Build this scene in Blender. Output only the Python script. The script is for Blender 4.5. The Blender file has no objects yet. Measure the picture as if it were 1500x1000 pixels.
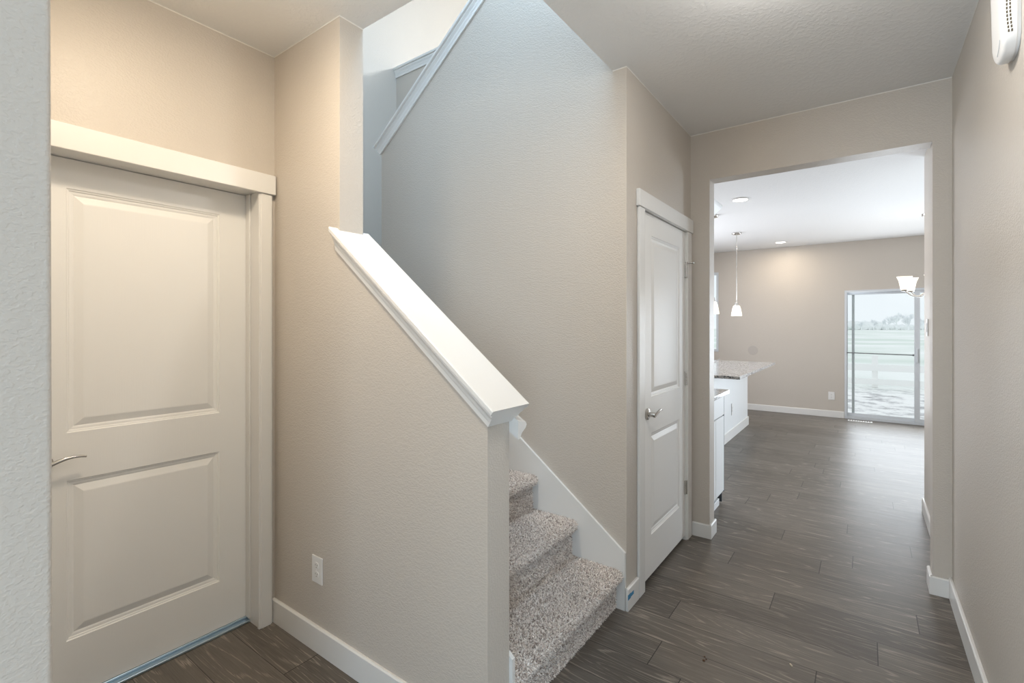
import bpy, bmesh, math, random
from mathutils import Vector, Matrix, noise
random.seed(7)
S = bpy.context.scene
COL = S.collection
PI = math.pi
# ------------------------------------------------------------------ camera
F_PX = 706.7
cam = bpy.data.cameras.new('camera'); cam.sensor_width = 36.0; cam.lens = F_PX / 1500 * 36
cam.shift_y = -22.3 / 1500; cam.clip_start = .02; cam.clip_end = 2000
camo = bpy.data.objects.new('camera', cam); COL.objects.link(camo)
camo.location = (0, 0, 1.43); camo.rotation_euler = (PI / 2, 0, math.radians(36.188))
S.camera = camo
# ------------------------------------------------------------------ world, exposure
S.view_settings.view_transform = 'Standard'; S.view_settings.look = 'None'
S.view_settings.gamma = 1; S.view_settings.exposure = 0.0; S.view_settings.use_curve_mapping = False
W = bpy.data.worlds.new('overcast_sky'); S.world = W; W.use_nodes = True
bg = W.node_tree.nodes['Background']; bg.inputs[0].default_value = (.90, .95, 1.0, 1); bg.inputs[1].default_value = 1.03
# ------------------------------------------------------------------ daylight, lamps and added fill lamps
def area(name, loc, target, sx, sy, power, color, spread=180):
    l = bpy.data.lights.new(name, 'AREA'); l.shape = 'RECTANGLE'; l.size = sx; l.size_y = sy
    l.energy = power; l.color = color; l.spread = math.radians(spread)
    o = bpy.data.objects.new(name, l); COL.objects.link(o); o.location = loc
    o.rotation_euler = (Vector(target) - Vector(loc)).to_track_quat('-Z', 'Y').to_euler()
    return o
def point(name, loc, power, color, r=.05):
    l = bpy.data.lights.new(name, 'POINT'); l.energy = power; l.color = color; l.shadow_soft_size = r
    o = bpy.data.objects.new(name, l); COL.objects.link(o); o.location = loc
    return o
def disc(name, loc, power, color, r):
    l = bpy.data.lights.new(name, 'AREA'); l.shape = 'DISK'; l.size = 2 * r; l.energy = power; l.color = color
    o = bpy.data.objects.new(name, l); COL.objects.link(o); o.location = loc
    return o
COOL = (.58, .78, 1.0); WARM = (1.0, .86, .66); SOFT = (1.0, .90, .76)
area('added_fill_right', (2.0, -2.95, 1.25), (.6, 2.4, 1.1), 1.5, 1.9, 115, (.64, .82, 1.0))  # lamp added out of view to light the knee wall end and closet door
area('added_fill_left', (-2.0, -2.95, 1.25), (.37, 2.4, 1.0), 1.5, 1.9, 170, (.64, .82, 1.0))          # lamp added out of view behind the camera to light the right wall
point('upstairs_fill_point', (-1.5, 4.9, 5.1), 130, (.90, .96, 1), .15)  # point lamp added upstairs, no fixture, to brighten the landing end wall
area('stairwell_daylight_fill', (-1.1, 1.55, 4.6), (-3.4, 2.4, 2.4), 1.2, 1.0, 85, (.50, .74, 1.0)) # lamp added free in the stairwell for unseen upstairs daylight
area('patio_daylight', (.66, 9.04, 1.1), (.2, 3, 1.4), 1.7, 1.8, 50, (.86, .93, 1.0))     # through the sliding glass door
area('dining_side_fill', (3.1, 7.6, 1.4), (-.6, 3.0, 1.1), 2.0, 1.6, 122, (.76, .88, 1.0), 110)  # lamp added at a windowless side wall, aimed through the hall opening
area('kitchen_side_fill', (-3.4, 6.6, 1.6), (1.5, 6.2, 1.5), 1.6, 1.4, 78, (.86, .90, 1.0), 150)  # lamp added at the windowless west wall to brighten kitchen and dining walls
disc('hall_fill_disc', (-.20, 1.80, 2.690), 5.0, (1, .94, .87), .10); point('hall_fill_point', (-.20, 1.80, 2.63), 8.8, (1, .97, .93), .06)  # disc and point lamp added out of frame to brighten the hall
disc('vestibule_lamp_light', (-1.45, .62, 2.690), 13, (1, .83, .62), .11); point('vestibule_lamp_glow', (-1.45, .62, 2.60), 6.5, (1, .88, .70), .09)

# ------------------------------------------------------------------ materials
def mat(name, color=(.8, .8, .8), rough=.5, metal=0, spec=.5):
    m = bpy.data.materials.new(name); m.use_nodes = True
    b = m.node_tree.nodes['Principled BSDF']
    b.inputs['Base Color'].default_value = (*color, 1); b.inputs['Roughness'].default_value = rough
    b.inputs['Metallic'].default_value = metal; b.inputs['Specular IOR Level'].default_value = spec
    return m
def N(m, t, **k):
    n = m.node_tree.nodes.new(t)
    for a, v in k.items(): setattr(n, a, v)
    return n
def LK(m, a, b): m.node_tree.links.new(a, b)
def math_n(m, op, a, b=None, c=None):
    n = N(m, 'ShaderNodeMath', operation=op)
    for i, v in enumerate((a, b, c)):
        if v is None: continue
        if isinstance(v, (int, float)): n.inputs[i].default_value = v
        else: LK(m, v, n.inputs[i])
    return n.outputs[0]
def peel(m, scale=75, strength=.35, dist=.002, lo=.40, hi=.62, zs=1.0):
    tc = N(m, 'ShaderNodeTexCoord'); nz = N(m, 'ShaderNodeTexNoise')
    nz.inputs['Scale'].default_value = scale; nz.inputs['Detail'].default_value = 2.5; nz.inputs['Roughness'].default_value = .45
    mp = N(m, 'ShaderNodeMapping'); mp.inputs['Scale'].default_value = (1, 1, zs); LK(m, tc.outputs['Object'], mp.inputs[0]); LK(m, mp.outputs[0], nz.inputs['Vector'])
    r = N(m, 'ShaderNodeMapRange'); r.inputs[1].default_value = lo; r.inputs[2].default_value = hi
    r.interpolation_type = 'SMOOTHSTEP'
    LK(m, nz.outputs[0], r.inputs[0])
    b = N(m, 'ShaderNodeBump'); b.inputs['Strength'].default_value = strength; b.inputs['Distance'].default_value = dist
    LK(m, r.outputs[0], b.inputs['Height'])
    LK(m, b.outputs[0], m.node_tree.nodes['Principled BSDF'].inputs['Normal'])
    return m
M_WALL = peel(mat('greige_wall_paint', (.585, .533, .472), .38, spec=.5), 120, .36, .0014, zs=1.5)
M_CEIL = peel(mat('ceiling_paint', (.84, .835, .82), .6, spec=.35), 60, .26, .0020, .47, .60)
M_TRIM = mat('white_trim_paint', (.79, .78, .755), .30)
M_DOOR = mat('white_door_paint', (.87, .86, .835), .38)
def grain(m, sx, sy, sz, amt=.25):
    tc = N(m, 'ShaderNodeTexCoord'); mp = N(m, 'ShaderNodeMapping'); mp.inputs['Scale'].default_value = (sx, sy, sz)
    nz = N(m, 'ShaderNodeTexNoise'); nz.inputs['Scale'].default_value = 1; nz.inputs['Detail'].default_value = 3
    LK(m, tc.outputs['Object'], mp.inputs[0]); LK(m, mp.outputs[0], nz.inputs['Vector'])
    b = N(m, 'ShaderNodeBump'); b.inputs['Strength'].default_value = amt; b.inputs['Distance'].default_value = .0006
    LK(m, nz.outputs[0], b.inputs['Height']); LK(m, b.outputs[0], m.node_tree.nodes['Principled BSDF'].inputs['Normal'])
grain(M_DOOR, 300, 300, 12)
M_PLASTIC = mat('white_plastic', (.82, .81, .79), .35)
M_SLOT = mat('dark_slot', (.10, .075, .04), .7)
M_NICKEL = mat('satin_nickel', (.62, .60, .57), .25, 1)
M_CHROME = mat('chrome', (.80, .80, .82), .12, 1)
M_ALU = mat('daylight_tinted_aluminium', (.52, .64, .74), .3, .9)  # blue tint stands in for daylight leaking under the door
M_CAB = mat('white_cabinet_paint', (.80, .81, .81), .4)
M_DARK = mat('shaded_gap_fill', (.05, .06, .07), .6)  # dark strips painted for the shadowed gap at the cabinet ends
M_VINYL = mat('white_vinyl_frame', (.66, .69, .72), .4)
M_TAPE = mat('blue_masking_tape', (.06, .25, .45), .6)
M_RAWWOOD = mat('raw_board_end', (.66, .58, .46), .7)
M_BROWN = mat('wood_debris', (.11, .055, .03), .8)
def emit(name, col, st, mixdiff=None):
    m = bpy.data.materials.new(name); m.use_nodes = True
    b = m.node_tree.nodes['Principled BSDF']; b.inputs['Base Color'].default_value = (.8, .78, .74, 1)
    b.inputs['Emission Color'].default_value = (*col, 1); b.inputs['Emission Strength'].default_value = st
    return m
M_SHADE = emit('frosted_glass_shade_lit', (1, .88, .68), .75)
M_LED = emit('lit_led_disc', (1, .93, .82), 6)
def glass():
    m = bpy.data.materials.new('window_glass'); m.use_nodes = True; nt = m.node_tree
    nt.nodes.remove(nt.nodes['Principled BSDF']); out = nt.nodes['Material Output']
    t = N(m, 'ShaderNodeBsdfTransparent'); g = N(m, 'ShaderNodeBsdfGlossy'); g.inputs['Roughness'].default_value = .02
    t.inputs[0].default_value = (.97, .985, .98, 1)
    f = N(m, 'ShaderNodeFresnel'); f.inputs[0].default_value = 1.18
    mx = N(m, 'ShaderNodeMixShader'); LK(m, f.outputs[0], mx.inputs[0]); LK(m, t.outputs[0], mx.inputs[1]); LK(m, g.outputs[0], mx.inputs[2])
    LK(m, mx.outputs[0], out.inputs[0]); return m
M_GLASS = glass()
def floor_mat():
    m = mat('dark_oak_planks', (.1, .09, .08), .3, spec=.20); bs = m.node_tree.nodes['Principled BSDF']
    tc = N(m, 'ShaderNodeTexCoord'); sp = N(m, 'ShaderNodeSeparateXYZ'); LK(m, tc.outputs['Object'], sp.inputs[0])
    X, Y = sp.outputs[0], sp.outputs[1]
    PW, PL, Y0 = .188, 1.22, -2.53 + .188 * 0          # seams at 1.99 + .188 n
    Y0 = 1.985 - 24 * PW
    v = math_n(m, 'DIVIDE', math_n(m, 'SUBTRACT', Y, Y0), PW)
    row = math_n(m, 'FLOOR', v); fy = math_n(m, 'SUBTRACT', v, row)
    wn = N(m, 'ShaderNodeTexWhiteNoise', noise_dimensions='1D'); LK(m, math_n(m, 'ADD', row, 3.37), wn.inputs['W'])
    # the butt joint of each row in the hall, measured; other rows vary freely
    known = {0: -.744, 1: -.162, 3: .045, 4: -.390, 5: .205, 6: -.667, 8: -.060, 9: -.453, 10: .235, 11: -.10, 12: -.78}
    rp = N(m, 'ShaderNodeValToRGB'); rp.color_ramp.interpolation = 'CONSTANT'
    cr = rp.color_ramp; rr = random.Random(3)
    for i in range(24):
        val = ((known.get(i, rr.random() * 1.2) + 2.44) % PL) / PL
        if i == 0: e = cr.elements[0]; e.position = 0
        elif i == 1: e = cr.elements[1]; e.position = 1 / 24
        else: e = cr.elements.new(i / 24)
        e.color = (val, val, val, 1)
    LK(m, math_n(m, 'DIVIDE', math_n(m, 'ADD', math_n(m, 'SUBTRACT', row, 24), .5), 24), rp.inputs[0])
    inb = math_n(m, 'MULTIPLY', math_n(m, 'GREATER_THAN', row, 23.5), math_n(m, 'LESS_THAN', row, 47.5))
    off = math_n(m, 'ADD', math_n(m, 'MULTIPLY', rp.outputs[0], inb), math_n(m, 'MULTIPLY', wn.outputs[0], math_n(m, 'SUBTRACT', 1, inb)))
    u = math_n(m, 'SUBTRACT', math_n(m, 'DIVIDE', math_n(m, 'ADD', X, 24.4), PL), off)
    ci = math_n(m, 'FLOOR', u); fu = math_n(m, 'SUBTRACT', u, ci)
    wn2 = N(m, 'ShaderNodeTexWhiteNoise', noise_dimensions='2D'); cb = N(m, 'ShaderNodeCombineXYZ')
    LK(m, row, cb.inputs[0]); LK(m, ci, cb.inputs[1]); LK(m, cb.outputs[0], wn2.inputs['Vector'])
    rnd = wn2.outputs[0]
    # seams
    ey = math_n(m, 'MULTIPLY', math_n(m, 'MINIMUM', fy, math_n(m, 'SUBTRACT', 1, fy)), PW)
    eu = math_n(m, 'MULTIPLY', math_n(m, 'MINIMUM', fu, math_n(m, 'SUBTRACT', 1, fu)), PL)
    seam = math_n(m, 'LESS_THAN', math_n(m, 'MINIMUM', math_n(m, 'MULTIPLY', ey, 1.15), math_n(m, 'MULTIPLY', eu, .75)), .0016)
    # grain
    cg = N(m, 'ShaderNodeCombineXYZ')
    LK(m, math_n(m, 'ADD', math_n(m, 'MULTIPLY', X, .62), math_n(m, 'MULTIPLY', rnd, 40)), cg.inputs[0])
    LK(m, math_n(m, 'MULTIPLY', Y, 7.5), cg.inputs[1]); LK(m, math_n(m, 'MULTIPLY', rnd, 17), cg.inputs[2])
    n1 = N(m, 'ShaderNodeTexNoise'); n1.inputs['Scale'].default_value = 1.0; n1.inputs['Detail'].default_value = 1.5; n1.inputs['Distortion'].default_value = .12
    LK(m, cg.outputs[0], n1.inputs['Vector'])
    s = math_n(m, 'SINE', math_n(m, 'MULTIPLY', n1.outputs[0], 120))
    line = N(m, 'ShaderNodeMapRange'); line.inputs[1].default_value = .72; line.inputs[2].default_value = 1.0; LK(m, s, line.inputs[0])
    cg2 = N(m, 'ShaderNodeCombineXYZ'); LK(m, math_n(m, 'MULTIPLY', X, 9), cg2.inputs[0]); LK(m, math_n(m, 'MULTIPLY', Y, 260), cg2.inputs[1]); LK(m, rnd, cg2.inputs[2])
    n2 = N(m, 'ShaderNodeTexNoise'); n2.inputs['Scale'].default_value = 1; n2.inputs['Detail'].default_value = 3; LK(m, cg2.outputs[0], n2.inputs['Vector'])
    n3 = N(m, 'ShaderNodeTexNoise'); n3.inputs['Scale'].default_value = 3; n3.inputs['Detail'].default_value = 2; LK(m, cg.outputs[0], n3.inputs['Vector'])
    lm = math_n(m, 'MULTIPLY', line.outputs[0], math_n(m, 'MULTIPLY', math_n(m, 'GREATER_THAN', n2.outputs[0], .47), math_n(m, 'SUBTRACT', n3.outputs[0], .25)))
    br = math_n(m, 'ADD', math_n(m, 'MULTIPLY', rnd, .22), math_n(m, 'ADD', math_n(m, 'MULTIPLY', n2.outputs[0], .55), math_n(m, 'MULTIPLY', n3.outputs[0], .30)))
    ramp = N(m, 'ShaderNodeValToRGB'); ramp.color_ramp.elements[0].position = .25; ramp.color_ramp.elements[1].position = .85
    ramp.color_ramp.elements[0].color = (.080, .069, .059, 1); ramp.color_ramp.elements[1].color = (.205, .182, .157, 1)
    LK(m, br, ramp.inputs[0])
    mx = N(m, 'ShaderNodeMix', data_type='RGBA'); LK(m, math_n(m, 'MINIMUM', math_n(m, 'MULTIPLY', lm, 1.6), .7), mx.inputs[0]); LK(m, ramp.outputs[0], mx.inputs[6]); mx.inputs[7].default_value = (.42, .37, .31, 1)
    m2 = N(m, 'ShaderNodeMix', data_type='RGBA'); LK(m, math_n(m, 'MULTIPLY', seam, .8), m2.inputs[0]); LK(m, mx.outputs[2], m2.inputs[6]); m2.inputs[7].default_value = (.02, .018, .016, 1)
    LK(m, m2.outputs[2], bs.inputs['Base Color'])
    rg = math_n(m, 'ADD', .33, math_n(m, 'MULTIPLY', n2.outputs[0], .12)); LK(m, rg, bs.inputs['Roughness'])
    h = math_n(m, 'SUBTRACT', math_n(m, 'ADD', math_n(m, 'MULTIPLY', n2.outputs[0], .3), math_n(m, 'MULTIPLY', line.outputs[0], -.25)), math_n(m, 'MULTIPLY', seam, 1.2))
    b = N(m, 'ShaderNodeBump'); b.inputs['Strength'].default_value = .28; b.inputs['Distance'].default_value = .0012
    LK(m, h, b.inputs['Height']); LK(m, b.outputs[0], bs.inputs['Normal'])
    return m
M_FLOOR = floor_mat()
def carpet_mat():
    m = mat('frieze_carpet', (.4, .35, .31), .95, spec=.1); bs = m.node_tree.nodes['Principled BSDF']
    g = N(m, 'ShaderNodeNewGeometry'); r = N(m, 'ShaderNodeValToRGB'); cr = r.color_ramp
    cr.elements[0].color = (.27, .22, .19, 1); cr.elements[0].position = 0
    cr.elements[1].color = (.95, .91, .86, 1); cr.elements[1].position = 1
    for p, c in ((.16, (.52, .44, .39)), (.42, (.76, .68, .62)), (.75, (.88, .81, .75))):
        e = cr.elements.new(p); e.color = (*c, 1)
    LK(m, g.outputs['Random Per Island'], r.inputs[0]); LK(m, r.outputs[0], bs.inputs['Base Color'])
    return m
M_CARPET = carpet_mat()
M_BACKING = mat('carpet_backing', (.74, .69, .65), .95, spec=.1)
def granite():
    m = mat('speckled_granite', (.6, .6, .6), .12); bs = m.node_tree.nodes['Principled BSDF']
    tc = N(m, 'ShaderNodeTexCoord'); v = N(m, 'ShaderNodeTexVoronoi'); v.inputs['Scale'].default_value = 90
    n = N(m, 'ShaderNodeTexNoise'); n.inputs['Scale'].default_value = 35; n.inputs['Detail'].default_value = 5
    LK(m, tc.outputs['Object'], v.inputs['Vector']); LK(m, tc.outputs['Object'], n.inputs['Vector'])
    a = math_n(m, 'ADD', math_n(m, 'MULTIPLY', v.outputs['Color'], .35), math_n(m, 'MULTIPLY', n.outputs[0], .65))
    r = N(m, 'ShaderNodeValToRGB'); cr = r.color_ramp; cr.elements[0].position = .36; cr.elements[0].color = (.10, .11, .12, 1)
    cr.elements[1].position = .60; cr.elements[1].color = (.66, .64, .62, 1); e = cr.elements.new(.46); e.color = (.42, .41, .40, 1)
    LK(m, a, r.inputs[0]); LK(m, r.outputs[0], bs.inputs['Base Color']); return m
M_GRANITE = granite()
def ground_mat():
    m = mat('pale_field_ground', (.7, .7, .68), 1, spec=0); bs = m.node_tree.nodes['Principled BSDF']
    tc = N(m, 'ShaderNodeTexCoord'); sp = N(m, 'ShaderNodeSeparateXYZ'); LK(m, tc.outputs['Object'], sp.inputs[0])
    n = N(m, 'ShaderNodeTexNoise'); n.inputs['Scale'].default_value = 1.6; n.inputs['Detail'].default_value = 9; n.inputs['Roughness'].default_value = .7
    LK(m, tc.outputs['Object'], n.inputs['Vector'])
    dirt = N(m, 'ShaderNodeValToRGB'); dirt.color_ramp.elements[0].color = (.44, .43, .44, 1); dirt.color_ramp.elements[1].color = (.97, .96, .95, 1)
    dirt.color_ramp.elements[0].position = .38; dirt.color_ramp.elements[1].position = .52; LK(m, n.outputs[0], dirt.inputs[0])
    n2 = N(m, 'ShaderNodeTexNoise'); n2.inputs['Scale'].default_value = .06; n2.inputs['Detail'].default_value = 3
    LK(m, tc.outputs['Object'], n2.inputs['Vector'])
    gr = N(m, 'ShaderNodeValToRGB'); gr.color_ramp.elements[0].color = (.76, .82, .76, 1); gr.color_ramp.elements[1].color = (.95, .96, .94, 1)
    gr.color_ramp.elements[0].position = .42; gr.color_ramp.elements[1].position = .58; LK(m, n2.outputs[0], gr.inputs[0])
    f = N(m, 'ShaderNodeMapRange'); f.inputs[1].default_value = 18; f.inputs[2].default_value = 22; LK(m, sp.outputs[1], f.inputs[0])
    mx = N(m, 'ShaderNodeMix', data_type='RGBA'); LK(m, f.outputs[0], mx.inputs[0]); LK(m, dirt.outputs[0], mx.inputs[6]); LK(m, gr.outputs[0], mx.inputs[7])
    LK(m, mx.outputs[2], bs.inputs['Base Color']); return m
M_GROUND = ground_mat()
M_FENCE = mat('weathered_pale_fence_paint', (.95, .945, .93), .7)
M_TREE = mat('haze_pale_bark', (.93, .945, .96), .9, spec=.1)  # outdoor haze is put into the pale bark colour
M_HAZE_BRUSH = mat('haze_pale_shrub', (.86, .88, .88), 1, spec=0)  # same haze painted into the distant brush

# ------------------------------------------------------------------ mesh helpers
def obj(name, bm, m, parent=None, smooth=None):
    bmesh.ops.recalc_face_normals(bm, faces=bm.faces[:])
    me = bpy.data.meshes.new(name); bm.to_mesh(me); bm.free()
    for mm in (m if isinstance(m, (list, tuple)) else [m]): me.materials.append(mm)
    o = bpy.data.objects.new(name, me); COL.objects.link(o)
    if parent is not None: o.parent = parent; o.matrix_parent_inverse = parent.matrix_basis.inverted()
    if smooth is not None:
        for p in me.polygons: p.use_smooth = True
        me.set_sharp_from_angle(angle=math.radians(smooth))
    return o
def BM(): return bmesh.new()
def box(bm, x0, x1, y0, y1, z0, z1, bev=0, seg=1):
    t = bmesh.new() if bev else bm
    vs = [t.verts.new((x, y, z)) for z in (z0, z1) for y in (y0, y1) for x in (x0, x1)]
    for f in ((0, 2, 3, 1), (4, 5, 7, 6), (0, 1, 5, 4), (2, 6, 7, 3), (0, 4, 6, 2), (1, 3, 7, 5)): t.faces.new([vs[i] for i in f])
    if bev:
        bmesh.ops.recalc_face_normals(t, faces=t.faces[:])
        bmesh.ops.bevel(t, geom=t.edges[:], offset=bev, segments=seg, profile=.5, affect='EDGES')
        merge(bm, t)
    return bm
def merge(bm, t, mtx=None):
    me = bpy.data.meshes.new('tmp'); t.to_mesh(me); t.free()
    if mtx is not None: me.transform(mtx)
    bm.from_mesh(me); bpy.data.meshes.remove(me)
def prism(bm, pts, f0, f1):                       # pts -> 3D through f0 (one side) and f1 (other side)
    a = [bm.verts.new(f0(*p)) for p in pts]; b = [bm.verts.new(f1(*p)) for p in pts]; n = len(pts)
    bm.faces.new(a); bm.faces.new(list(reversed(b)))
    for i in range(n): bm.faces.new((a[i], b[i], b[(i + 1) % n], a[(i + 1) % n]))
    return bm
def tri(bm):
    bm.normal_update()
    bmesh.ops.triangulate(bm, faces=[f for f in bm.faces if len(f.verts) > 4]); return bm
def prism_xz(bm, pts, y0, y1): return tri(prism(bm, pts, lambda x, z: (x, y0, z), lambda x, z: (x, y1, z)))
def prism_yz(bm, pts, x0, x1): return tri(prism(bm, pts, lambda y, z: (x0, y, z), lambda y, z: (x1, y, z)))
def tube(bm, path, r, seg=12, cap=True):
    path = [Vector(p) for p in path]; rings = []
    rs = r if isinstance(r, (list, tuple)) else [r] * len(path)
    ref = None
    for i, p in enumerate(path):
        d = (path[min(i + 1, len(path) - 1)] - path[max(i - 1, 0)]).normalized()
        if ref is None: ref = Vector((0, 0, 1)) if abs(d.z) < .9 else Vector((1, 0, 0))
        u = d.cross(ref).normalized(); w = u.cross(d).normalized(); ref = w
        rings.append([bm.verts.new(p + (u * math.cos(2 * PI * k / seg) + w * math.sin(2 * PI * k / seg)) * rs[i]) for k in range(seg)])
    for a, b in zip(rings, rings[1:]):
        for k in range(seg): bm.faces.new((a[k], a[(k + 1) % seg], b[(k + 1) % seg], b[k]))
    if cap: bm.faces.new(rings[0][::-1]); bm.faces.new(rings[-1])
    return bm
def lathe(bm, prof, c, seg=32, axis='z', sq=0):
    rings = []
    for r, h in prof:
        ring = []
        for k in range(seg):
            a = 2 * PI * k / seg; ca, sa = math.cos(a), math.sin(a)
            q = 1
            if sq: q = (1 - sq) + sq * (1 / max(abs(ca), abs(sa))) * .93
            if axis == 'z': p = (c[0] + r * q * ca, c[1] + r * q * sa, c[2] + h)
            else: p = (c[0] + h, c[1] + r * q * ca, c[2] + r * q * sa)
            ring.append(bm.verts.new(p))
        rings.append(ring)
    for a, b in zip(rings, rings[1:]):
        for k in range(seg): bm.faces.new((a[k], a[(k + 1) % seg], b[(k + 1) % seg], b[k]))
    if prof[0][0] > 0: bm.faces.new(rings[0])
    if prof[-1][0] > 0: bm.faces.new(rings[-1][::-1])
    bmesh.ops.remove_doubles(bm, verts=bm.verts[:], dist=1e-6)
    return bm
def empty(name, loc=(0, 0, 0)):
    o = bpy.data.objects.new(name, None); COL.objects.link(o); o.location = loc; o.empty_display_size = .1
    return o
def tag(o, label=None, cat=None, group=None, kind=None):
    if label: o['label'] = label
    if cat: o['category'] = cat
    if group: o['group'] = group
    if kind: o['kind'] = kind
    return o
def struct(name, bm, m, label, cat, smooth=None):
    return tag(obj(name, bm, m, None, smooth), label, cat, kind='structure')
H = 2.74; UF = 3.10; UC = 5.54

# ------------------------------------------------------------------ structure: floor and ceiling
bm = BM(); box(bm, -4.1, 3.4, -3.2, 9.25, -.12, 0)
struct('floor', bm, M_FLOOR, 'dark brown oak plank floor running through the hall to the dining room', 'floor')
bm = BM()
ZC = 3.04
box(bm, -2.56, .49, .06, 1.33, H, ZC); box(bm, -3.1, 3.3, -3.2, .06, H, ZC); box(bm, -1.045, .49, 1.33, 3.42, H, ZC); box(bm, -3.7, 3.4, 3.42, 9.25, H, ZC)
struct('ceiling', bm, M_CEIL, 'textured pale ceiling over hall, kitchen and dining room', 'ceiling')
bm = BM(); box(bm, -4.1, .6, 1.1, 6.1, UC, UC + .1)
struct('ceiling_upstairs', bm, M_CEIL, 'pale ceiling above the upstairs landing', 'ceiling')
bm = BM(); box(bm, -3.876, .49, 3.42, 6.0, ZC + .001, UF)
struct('floor_upstairs', bm, M_BACKING, 'carpeted floor of the upstairs hall', 'floor')

bm = BM(); ZA, ZB = H - .0045, H - .0002      # narrow band of ceiling paint lapping onto the tops of the walls
for a in ((-2.3195, -2.3180, .175, 1.2125), (-2.318, -1.7865, 1.2110, 1.2125), (-1.7875, -1.7860, 1.2125, 1.33), (-.9695, -.9680, 2.302, 3.410), (-1.044, -.968, 2.3010, 2.3025),
          (-.968, .3695, 3.4090, 3.4105), (.3680, .3695, -.29, 3.409)): box(bm, a[0], a[1], a[2], a[3], ZA, ZB)
struct('trim_4', bm, mat('pale_caulk_line', (.82, .80, .75), .6), 'thin pale paint line where walls meet the hall ceiling', 'paint line')
# ------------------------------------------------------------------ walls
bm = BM()      # recessed door wall of the small vestibule
prism_yz(bm, [(.06, 0), (.3325, 0), (.3325, 2.08), (1.15, 2.08), (1.15, 0), (1.213, 0), (1.213, H), (.06, H)], -2.47, -2.32)
struct('wall_vestibule', bm, M_WALL, 'beige wall around the cream panel door', 'wall')
bm = BM()      # beige wall with stub and sloping knee wall
KN = -.985; SL = .778
def kz(x): return 1.116 + SL * (KN - x)
prism_xz(bm, [(-3.876, 0), (KN, 0), (KN, kz(KN) + .05), (-1.788, kz(-1.788) + .05), (-1.788, H), (-3.876, H)], 1.213, 1.33)
struct('wall_knee', bm, M_WALL, 'beige wall with sloping knee wall beside the stairs', 'wall')
bm = BM()
box(bm, -3.876, -1.045, 1.213, 1.33, ZC + .001, UC)
struct('wall_upstairs_south', bm, M_WALL, 'wall above the hall ceiling on the near side of the stairwell', 'wall')
bm = BM()      # near left wall, its free corner a few millimetres out of plumb
v = []
for z, ye in ((0, .1777), (H, .1722)):
    for x, y in ((-1.09, -.30), (-.97, -.30), (-.97, ye), (-1.09, ye)): v.append(bm.verts.new((x, y, z)))
for f in ((0, 1, 2, 3), (4, 7, 6, 5), (0, 4, 5, 1), (1, 5, 6, 2), (2, 6, 7, 3), (3, 7, 4, 0)): bm.faces.new([v[i] for i in f])
bm.edges.ensure_lookup_table()
ce = [e for e in bm.edges if {round(q.co.x, 3) for q in e.verts} == {-.97} and all(q.co.y > 0 for q in e.verts)]
bmesh.ops.bevel(bm, geom=ce, offset=.008, segments=5, profile=.5, affect='EDGES')
struct('wall_left', bm, M_WALL, 'blue-grey textured wall end at the left edge of the photo', 'wall', 40)
bm = BM(); box(bm, -3.0, -1.0905, .06, .17, 0, H)
struct('wall_vestibule_south', bm, M_WALL, 'near side wall of the small vestibule', 'wall')
bm = BM()      # stair wall
prism_xz(bm, [(-2.876, 0), (-.97, 0), (-.97, H), (-1.045, H), (-1.045, 3.98), (-1.19, 3.98), (-2.876, 2.715)], 2.303, 2.42)
struct('wall_stair', bm, M_WALL, 'tall grey wall on the far side of the stairs', 'wall')
bm = BM()      # closet wall
prism_yz(bm, [(2.42, 0), (2.515, 0), (2.515, 2.075), (3.305, 2.075), (3.305, 0), (3.411, 0), (3.411, H), (2.42, H)], -1.07, -.97)
struct('wall_closet', bm, M_WALL, 'greige wall around the white closet door', 'wall')
bm = BM()
prism_xz(bm, [(-3.6, 0), (-.845, 0), (-.845, 2.418), (.292, 2.418), (.292, 0), (.37, 0), (.37, H), (-3.6, H)], 3.411, 3.53)
struct('wall_opening', bm, M_WALL, 'greige wall with the tall cased-free opening to the dining room', 'wall')
bm = BM(); box(bm, .37, .49, -.3, 4.885, 0, H)
struct('wall_right', bm, M_WALL, 'long grey wall along the right side of the hall', 'wall')
bm = BM(); box(bm, .49, 3.3, 4.77, 4.885, 0, H)
struct('wall_dining_south', bm, M_WALL, 'near wall of the dining room', 'wall')
bm = BM()
SX0, SX1, SZ1 = -.257, 1.575, 1.985
WX0, WX1, WZ0, WZ1 = -3.1, -2.105, .98, 2.39
for a in ((-3.7, WX0, 0, H), (WX0, WX1, 0, WZ0), (WX0, WX1, WZ1, H), (WX1, SX0, 0, H), (SX0, SX1, SZ1, H), (SX1, 3.4, 0, H)):
    box(bm, a[0], a[1], 9.11, 9.25, a[2], a[3])
bmesh.ops.remove_doubles(bm, verts=bm.verts[:], dist=1e-4)
struct('wall_back', bm, M_WALL, 'far greige dining room wall with the sliding glass door', 'wall')
bm = BM(); box(bm, 3.2, 3.3, 4.885, 9.11, 0, H)
struct('wall_dining_east', bm, M_WALL, 'right-hand wall of the dining room', 'wall')
bm = BM(); box(bm, -3.7, -3.6, 3.411, 9.11, 0, H)
struct('wall_kitchen_west', bm, M_WALL, 'left-hand wall of the kitchen', 'wall')
bm = BM(); box(bm, -1.65, -1.53, 3.53, 4.30, 0, H)
struct('wall_kitchen', bm, M_WALL, 'short wall behind the kitchen base cabinet', 'wall')
bm = BM(); box(bm, -3.996, -3.876, 1.1, 6.0, 0, UC)
struct('wall_landing', bm, M_WALL, 'pale wall at the head of the stair landing', 'wall')
bm = BM(); box(bm, -3.876, -1.05, 3.29, 3.40, 0, 3.975)
struct('wall_guard', bm, M_WALL, 'low guard wall of the upstairs hall seen through the stairwell', 'wall')
bm = BM(); box(bm, -3.876, .6, 5.9, 6.0, UF, UC)
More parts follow.
